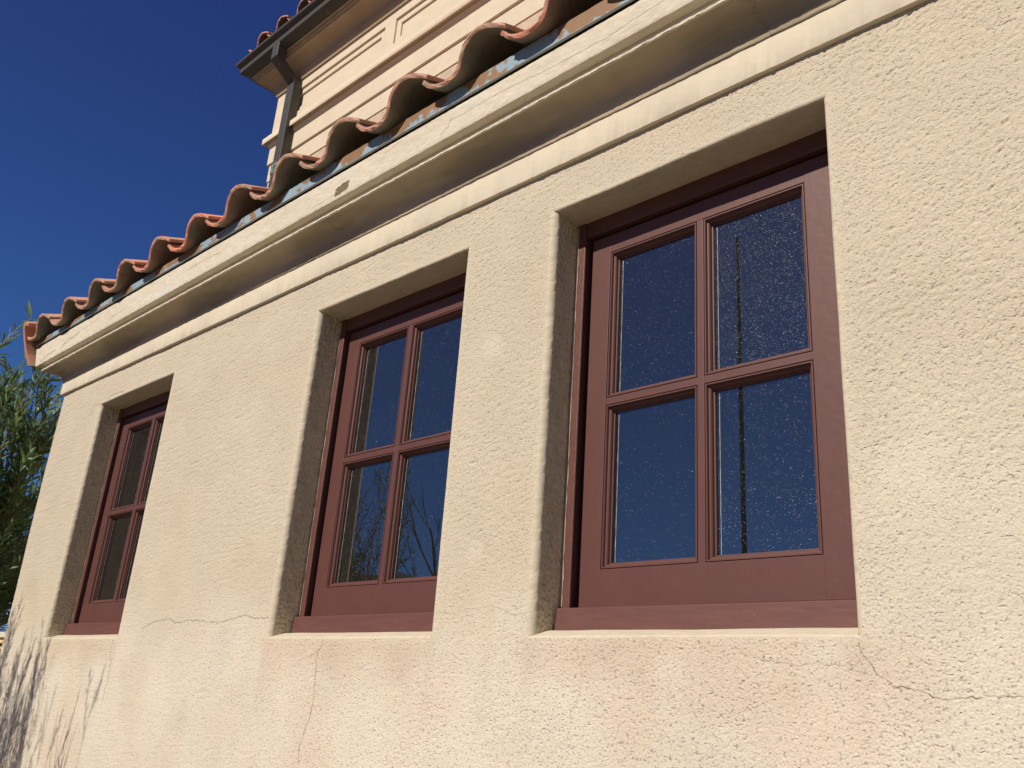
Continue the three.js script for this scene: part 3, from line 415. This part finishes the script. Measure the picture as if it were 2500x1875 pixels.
// ---------------------------------------------------------------- the taller block behind
const block = thing('moulded_block', 'taller cream building behind, with moulded frieze panels, tile roof and dark gutter', 'building');
{
  const X0 = -4.665, XE = 4.6;
  part('wall', box(X0, XE, 0, 6.40, -6.2, ZB, 0), M.blockRough, block);
  const P = { x0: X0, z0: ZB, xr: XE, back: 4.6, step: 0.5, rough: 0.0006 };
  // smooth fasciae
  part('lower_fascia', sweep([[0, 5.478], [0.006, 5.479], [0.008, 5.481], [0.008, 5.640]], { ...P, seed: 11 }), M.block, block);
  part('upper_fascia', sweep([[0.006, 5.637], [0.022, 5.638], [0.024, 5.640], [0.024, 5.82], [0.0, 5.822]], { ...P, seed: 12 }), M.block, block);
  part('string_course', sweep([[0.024, 5.798], [0.030, 5.799], [0.032, 5.808], [0.037, 5.811], [0.038, 5.818], [0.044, 5.820], [0.0445, 5.850], [0.0710, 5.850], [0.0715, 5.833], [0.0755, 5.8325], [0.0765, 5.8345], [0.0765, 5.882], [0.072, 5.889], [0.02, 5.897]], { ...P, seed: 13 }), M.block, block);
  // frieze: panels are sunk in two steps between stiles
  const yA = 5.897, yB = 6.41, ft = 0.030, p0 = 6.0, p1 = 6.232;
  const open = []; for (let k = -1; k < 7; k++) open.push([-3.122 + k * 1.279, -3.122 + k * 1.279 + 1.154]);
  open[0][0] = X0 + 0.12;
  part('frieze', box(X0 - ft, XE, yA - 0.01, p0, ZB - 0.02, ZB + ft, 0), M.block, block);
  part('frieze', box(X0 - ft, XE, p1, yB, ZB - 0.02, ZB + ft, 0), M.block, block);
  let last = X0 - ft; for (const [a, b] of open) { if (a - last > 0.01) part('frieze', box(last, a, p0, p1, ZB - 0.02, ZB + ft - 0.0003, 0), M.block, block); last = b; }
  if (last < XE) part('frieze', box(last, XE, p0, p1, ZB - 0.02, ZB + ft - 0.0003, 0), M.block, block);
  for (const [a, b] of open) if (a < XE) { const pn = sub('frieze_panel', block); const bb = Math.min(b, XE), q = 0.052; part('panel_border', loopSweep(a, bb, p0, p1, [[0, ZB + ft - 0.001], [0.001, ZB + ft - 0.015], [q, ZB + ft - 0.015], [q + 0.001, ZB + ft - 0.029]]), M.block, pn); part('panel_face', box(a + q, bb - q, p0 + q, p1 - q, ZB - 0.01, ZB + 0.0015, 0), M.block, pn); }
  // eaves: bed moulding, coved soffit
  const sf = [[0.028, 6.31], [0.045, 6.312], [0.047, 6.33], [0.056, 6.338], [0.058, 6.352]]; for (let k = 0; k <= 10; k++) { const a = k / 10 * Math.PI / 2; sf.push([0.182 - 0.118 * Math.cos(a), 6.354 + 0.098 * Math.sin(a)]); } sf.push([0.184, 6.466], [0.196, 6.470], [0.198, 6.489], [0.215, 6.492]);
  part('soffit', sweep(sf, { ...P, seed: 14, smooth: 0.4 }), M.soffit, block);
  const gt = sub('gutter', block);
  part('gutter_trough', sweep([[0.205, 6.62], [0.205, 6.497], [0.210, 6.494], [0.286, 6.521], [0.291, 6.525], [0.291, 6.578], [0.297, 6.583], [0.320, 6.592], [0.326, 6.598], [0.327, 6.618], [0.322, 6.621], [0.295, 6.600], [0.285, 6.58], [0.284, 6.53], [0.215, 6.505]], { ...P, seed: 15, smooth: 0.4 }), M.bronze, gt);
  // downspout
  const ex = (pts, x0, x1) => { const sh = new THREE.Shape(); pts.forEach(([z, y], i) => i ? sh.lineTo(-z, y) : sh.moveTo(-z, y)); const g = new THREE.ExtrudeGeometry(sh, { depth: x1 - x0 - 0.006, bevelEnabled: true, bevelSize: 0.003, bevelThickness: 0.003, bevelSegments: 1 }); g.rotateY(Math.PI / 2); g.translate(x0 + 0.003, 0, 0); return boxUV(toCreasedNormals(g, 0.5)); };
  const ds = sub('downspout', block);
  part('outlet', ex([[-1.312, 6.535], [-1.312, 6.392], [-1.388, 6.392], [-1.388, 6.52]], -4.432, -4.338), M.bronze, ds);
  part('elbow', ex([[-1.3105, 6.3918], [-1.497, 6.268], [-1.578, 6.262], [-1.388, 6.3918]], -4.434, -4.336), M.bronze, ds);
  part('pipe', ex([[-1.494, 6.272], [-1.494, 0.2], [-1.572, 0.2], [-1.572, 6.272]], -4.428, -4.332), M.bronze, ds);
  part('pipe_joint', ex([[-1.489, 5.48], [-1.489, 5.40], [-1.574, 5.40], [-1.574, 5.48]], -4.433, -4.328), M.patina, ds);
  // roof
  const roof = sub('roof', block);
  layTiles(roof, -5.235 + 0.2945 + 0.07, 32, 3, 6.685, ZB + 0.275, 41);
  const g = new THREE.BoxGeometry(XE - X0 + 0.4, 0.03, 5.2); g.translate((X0 + XE) / 2 - 0.05, -0.03, -2.6); g.rotateX(TH); g.translate(0, 6.655, ZB + 0.24); part('roof_deck', boxUV(g), M.dark, roof);
}

// ---------------------------------------------------------------- plants
function tubeGeo(pts, r0, r1, seg = 8, rad = 5) { const c = new THREE.CatmullRomCurve3(pts); const g = new THREE.TubeGeometry(c, seg, 1, rad, false); const p = g.attributes.position; for (let i = 0; i <= seg; i++) { const o = c.getPointAt(i / seg), rr = lerp(r0, r1, i / seg); for (let j = 0; j <= rad; j++) { const k = i * (rad + 1) + j; p.setXYZ(k, o.x + (p.getX(k) - o.x) * rr, o.y + (p.getY(k) - o.y) * rr, o.z + (p.getZ(k) - o.z) * rr); } } g.computeVertexNormals(); return g; }
function leafGeo(len, wid, droop) { const pos = [], idx = [], rows = [[0, 0.12], [0.25, 0.9], [0.55, 1], [0.82, 0.55], [1, 0.02]]; rows.forEach(([t, w]) => { const y = -droop * t * t * len; pos.push(-w * wid / 2, y + 0.12 * w * wid, t * len, 0, y, t * len, w * wid / 2, y + 0.12 * w * wid, t * len); }); for (let k = 0; k + 1 < rows.length; k++) for (let i = 0; i < 2; i++) { const a = k * 3 + i, c = a + 3; idx.push(a, a + 1, c + 1, a, c + 1, c); } const g = bufGeo(pos, idx); g.computeVertexNormals(); return g; }
M.leaf = new THREE.MeshPhysicalMaterial({ color: 0xffffff, roughness: 0.95, side: THREE.DoubleSide, transmission: 0.4, thickness: 0, ior: 1.4 });
M.bark = new THREE.MeshStandardMaterial({ map: rep(mottle(120, (a, b) => { const k = 1 + 0.25 * a + 0.2 * b; return [0.20 * k, 0.155 * k, 0.105 * k]; }), 3, 3), roughness: 1 });
M.twig = new THREE.MeshStandardMaterial({ color: new THREE.Color().setRGB(0.25, 0.19, 0.11), roughness: 0.9 });
M.pod = new THREE.MeshStandardMaterial({ color: new THREE.Color().setRGB(0.50, 0.36, 0.15), roughness: 0.8 });

function leafyShoots(shoots, leaf, seed, parent, per, colors) {          // shoots: arrays of points; leaves spiral along each
  const r = rng(seed), mats = [], cols = [], m4 = new THREE.Matrix4(), q = new THREE.Quaternion(), up = new THREE.Vector3(0, 0, 1), d = new THREE.Vector3(), s = new THREE.Vector3();
  for (const pts of shoots) { const c = new THREE.CatmullRomCurve3(pts), n = per; const tone = r();
    for (let i = 0; i < n; i++) { const t = 0.12 + 0.88 * (i + r() * 0.6) / n; const p = c.getPointAt(Math.min(1, t)), tg = c.getTangentAt(Math.min(1, t)); const a = i * 2.4 + r() * 0.8; const n1 = new THREE.Vector3(0, 1, 0).cross(tg); if (n1.lengthSq() < 1e-3) n1.set(1, 0, 0); n1.normalize(); const n2 = tg.clone().cross(n1); const spread = lerp(1.0, 0.45, t) * (0.75 + 0.5 * r()); d.copy(tg).addScaledVector(n1, Math.cos(a) * spread).addScaledVector(n2, Math.sin(a) * spread).addScaledVector(new THREE.Vector3(0, -1, 0), 0.12 * r()).normalize(); q.setFromUnitVectors(up, d); const tw = new THREE.Quaternion().setFromAxisAngle(up, r() * 6.28); q.multiply(tw); const k = 0.65 + 0.6 * r(); s.set(k, k, k); mats.push(m4.compose(p, q, s).clone()); const [c0, c1] = colors, f = Math.min(1, 0.55 * tone + 0.45 * r()); cols.push(new THREE.Color().setRGB(lerp(c0[0], c1[0], f), lerp(c0[1], c1[1], f), lerp(c0[2], c1[2], f))); } }
  const im = new THREE.InstancedMesh(leaf, M.leaf, mats.length); mats.forEach((m, i) => { im.setMatrixAt(i, m); im.setColorAt(i, cols[i]); }); im.name = 'leaves'; im.userData.kind = 'stuff'; im.castShadow = im.receiveShadow = true; parent.add(im); return im;
}
{ // narrow-leaved tree behind the left corner
  const base = new THREE.Vector3(-4.75, 0, 0.05); const t = thing('willow_leaved_tree', 'dark green narrow-leaved tree growing past the left corner of the stucco wall', 'tree', base.toArray());
  const r = rng(77); const V = (x, y, z) => new THREE.Vector3(x, y, z);
  const trunk = [], tips = [];
  for (let k = 0; k < 7; k++) { const a = k / 7 * 6.28 + r(), l = 0.5 + 0.35 * r(); const p = [V(0, 0, 0), V(0.12 * Math.cos(a), 0.7, 0.12 * Math.sin(a)), V(l * 0.55 * Math.cos(a), 1.6, l * 0.55 * Math.sin(a)), V(l * Math.cos(a), 2.3 + 0.7 * r(), l * Math.sin(a))]; trunk.push(tubeGeo(p, 0.045, 0.012, 10, 6)); tips.push(new THREE.CatmullRomCurve3(p)); }
  part('trunk', mergeGeometries(trunk), M.bark, t);
  const shoots = [], tw = [];
  const inside = (p) => { const X = p.x + base.x, Z = p.z + base.z; return X > XC - 0.35 && Z < 0.25 || Z < -1.45; };
  for (let k = 0; k < 900; k++) {
    const c = tips[Math.floor(r() * 7)], s = c.getPointAt(0.32 + 0.68 * r()), a = r() * 6.28, l = 0.35 + 0.55 * r(), up = 0.45 + 0.5 * r(), o = 0.3 + 0.55 * r();
    const e = V(s.x + Math.cos(a) * o * l, s.y + up * l * (r() < 0.2 ? -0.5 : 1), s.z + Math.sin(a) * o * l), mid = s.clone().lerp(e, 0.5); mid.y += 0.08 * l; if (inside(e) || inside(mid)) continue;
    if (e.y > 3.95 - 0.35 * Math.hypot(e.x, e.z)) continue; if (e.x < -0.3 && r() < 0.6) continue;
    shoots.push([s, mid, e]); tw.push(tubeGeo([s, mid, e], 0.0055, 0.0018, 5, 4));
  }
  // upright shoots that stand against the sky, and arching bare canes
  for (const [x, y, z, h] of [[0.55, 2.55, -0.06, 0.95], [0.48, 2.5, -0.02, 0.75], [0.62, 2.6, -0.12, 1.0], [0.35, 2.5, 0.05, 0.8], [0.2, 2.45, 0.12, 0.9], [0.68, 2.5, -0.16, 0.8], [0.42, 2.2, -0.1, 0.9], [0.58, 2.1, -0.2, 0.8], [0.3, 2.3, 0.0, 0.7]]) for (let k = 0; k < 4; k++) { const s = V(x - 0.15 + 0.1 * r(), y - 0.5, z + 0.1 * r()), e = V(x + 0.28 * (r() - 0.5), y + h * (0.6 + 0.4 * r()) - 0.1, z + 0.25 * (r() - 0.5)), m = s.clone().lerp(e, 0.5).add(V(0.05 * (r() - 0.5), 0.05, 0.05 * (r() - 0.5))); shoots.push([s, m, e]); tw.push(tubeGeo([s, m, e], 0.006, 0.002, 6, 4)); }
  for (let k = 0; k < 9; k++) { const s = V(0.1 + 0.3 * r(), 1.6 + 1.2 * r(), 0.15 * r()), e = V(0.5 + 0.4 * r(), s.y + 0.1 - 0.5 * r(), -0.1 + 0.25 * (r() - 0.5)), m = s.clone().lerp(e, 0.5); m.y += 0.22; tw.push(tubeGeo([s, m, e], 0.006, 0.003, 8, 4)); }
  part('twigs', mergeGeometries(tw), M.twig, t, 'stuff');
  leafyShoots(shoots, leafGeo(0.095, 0.0150, 0.25), 5, t, 34, [[0.09, 0.18, 0.06], [0.28, 0.41, 0.17]]);
  for (const [x, y, z, l] of [[0.60, 1.05, -0.24, 0.2], [0.30, 0.62, -0.18, 0.22], [0.33, 0.5, -0.2, 0.18], [0.22, 0.35, -0.18, 0.2]]) { const g = tubeGeo([V(x, y, z), V(x + 0.02, y - l * 0.3, z), V(x + 0.05, y - l, z + 0.02)], 0.009, 0.003, 6, 5); part('seed_pod', g, M.pod, t); }
}
{ // wispy shrub in front of the wall's left end: its shadow falls on the wall
  const t = thing('wispy_shrub', 'tall thin-stemmed shrub in front of the left end of the stucco wall', 'shrub', [-2.78, 0, 0.6]);
  const r = rng(91), V = (x, y, z) => new THREE.Vector3(x, y, z), st = [], sh = [];
  const stems = []; for (let k = 0; k < 150; k++) { const b = Math.pow(r(), 1.3); stems.push([-0.75 + 0.95 * b + 0.1 * r(), 1.34 + 0.42 * r() - 0.25 * Math.max(0, b - 0.4)]); }
  stems.push([0.30, 1.62], [0.42, 1.52], [0.58, 1.44], [0.66, 1.52], [0.74, 1.46], [0.50, 1.42]);
  for (const [x, h0] of stems) { const bx = x * 0.9 - 0.02, z = r() * 0.9, h = h0 + 0.9 * (z + 0.6), p = [V(bx, 0, z), V(lerp(bx, x, 0.45), h * 0.5, z + 0.04 * (r() - 0.5)), V(x + 0.06 * (r() - 0.5), h, z + 0.1 * (r() - 0.5))]; st.push(tubeGeo(p, 0.0036, 0.0011, 8, 4)); const c = new THREE.CatmullRomCurve3(p);
    for (let k = 0; k < 7; k++) { const s = c.getPointAt(0.5 + 0.48 * r()), l = 0.1 + 0.2 * r(), a = r() * 6.28, e = V(s.x + Math.cos(a) * l * 0.3, s.y + l, s.z + Math.sin(a) * l * 0.3), m = s.clone().lerp(e, 0.5); m.x += 0.02 * (r() - 0.5); st.push(tubeGeo([s, m, e], 0.0024, 0.0012, 4, 3)); if (x < 0.3 ? r() < 0.85 : r() < 0.45) sh.push([s, m, e]); } }
  part('stems', mergeGeometries(st), M.twig, t, 'stuff');
  leafyShoots(sh, leafGeo(0.05, 0.0055, 0.2), 6, t, 11, [[0.04, 0.075, 0.025], [0.09, 0.14, 0.05]]);
}
// ---------------------------------------------------------------- beyond: garden wall, and what the panes mirror
{
  const w = thing('garden_wall', 'cream rendered garden wall glimpsed beyond the tree at the far left', 'wall');
  part('wall_face', box(-15, -6.6, 0, 1.93, -1.95, -1.75, 0.01), new THREE.MeshStandardMaterial({ color: new THREE.Color().setRGB(0.72, 0.55, 0.27), roughness: 0.9 }), w);
  part('coping', box(-15.03, -6.57, 1.93, 1.985, -1.98, -1.72, 0.01), M.cream, w);
}
{
  const p = thing('lamp_pole', 'slim dark pole standing opposite, mirrored in the right-hand panes of the nearest window', 'pole', [-5.5, 0, 10.3]);
  const m = new THREE.MeshStandardMaterial({ color: new THREE.Color().setRGB(0.07, 0.065, 0.06), roughness: 0.6 });
  part('base', new THREE.CylinderGeometry(0.11, 0.13, 0.5, 16).translate(0, 0.25, 0), m, p);
  part('shaft', new THREE.CylinderGeometry(0.028, 0.05, 9, 16).translate(0, 4.9, 0), m, p);
}
function bareTree(x, z, h, seed, label) {
  const t = thing('bare_tree', label, 'tree', [x, 0, z], 'bare trees mirrored in the middle window'); const r = rng(seed), V = (a, b, c) => new THREE.Vector3(a, b, c), gs = [];
  part('trunk', tubeGeo([V(0, 0, 0), V(0.05, h * 0.3, 0), V(0.12 * h * (r() - 0.5), h * 0.6, 0.1), V(0.1 * h * (r() - 0.5), h, 0)], 0.02 * h, 0.004 * h, 10, 6), M.bark, t);
  const grow = (s, d, l, rad, n) => { const e = s.clone().addScaledVector(d, l); e.y += 0.05 * l; const m = s.clone().lerp(e, 0.5).add(V((r() - 0.5) * 0.15 * l, 0, (r() - 0.5) * 0.15 * l)); gs.push(tubeGeo([s, m, e], rad, rad * 0.5, 4, 4)); if (n) for (let k = 0; k < 3; k++) grow(s.clone().lerp(e, 0.4 + 0.6 * r()), d.clone().add(V((r() - 0.5) * 1.3, 0.25, (r() - 0.5) * 1.3)).normalize(), l * (0.5 + 0.2 * r()), rad * 0.5, n - 1); };
  for (let k = 0; k < 9; k++) { const a = r() * 6.28; grow(V(0, h * (0.3 + 0.6 * r()), 0), V(Math.cos(a), 0.9 + r(), Math.sin(a)).normalize(), h * 0.26, 0.006 * h, 2); }
  part('crown', mergeGeometries(gs), M.bark, t);
}
bareTree(-14.7, 12.3, 5.4, 3, 'taller bare-twigged tree mirrored in the lower right pane of the middle window');
bareTree(-18.0, 12.6, 4.8, 4, 'shorter bare-twigged tree mirrored in the lower left pane of the middle window');
{
  const pos = [], idx = [], N = 160; for (let i = 0; i <= N; i++) { const a = lerp(-1.35, 1.35, i / N), R = 700, h = 98 + 22 * fbm(i * 0.08, 3, 4) + 14 * fbm(i * 0.3, 8, 3); for (const [k, y] of [[1, -2], [1.12, h * 0.55], [1.3, h * 1.25]]) pos.push(-Math.sin(a) * R * k, y, Math.cos(a) * R * k); }
  for (let i = 0; i < N; i++) for (let k = 0; k < 2; k++) { const a = i * 3 + k, c = a + 3; idx.push(a, a + 1, c + 1, a, c + 1, c); }
  const g = bufGeo(pos, idx); g.computeVertexNormals(); const o = part('hills', g, new THREE.MeshStandardMaterial({ color: new THREE.Color().setRGB(0.11, 0.10, 0.09), roughness: 1, side: THREE.DoubleSide }), scene); tag(o, 'low range of dry hills on the horizon opposite the wall', 'hills', null, 'structure');
}

renderer.render(scene, camera);
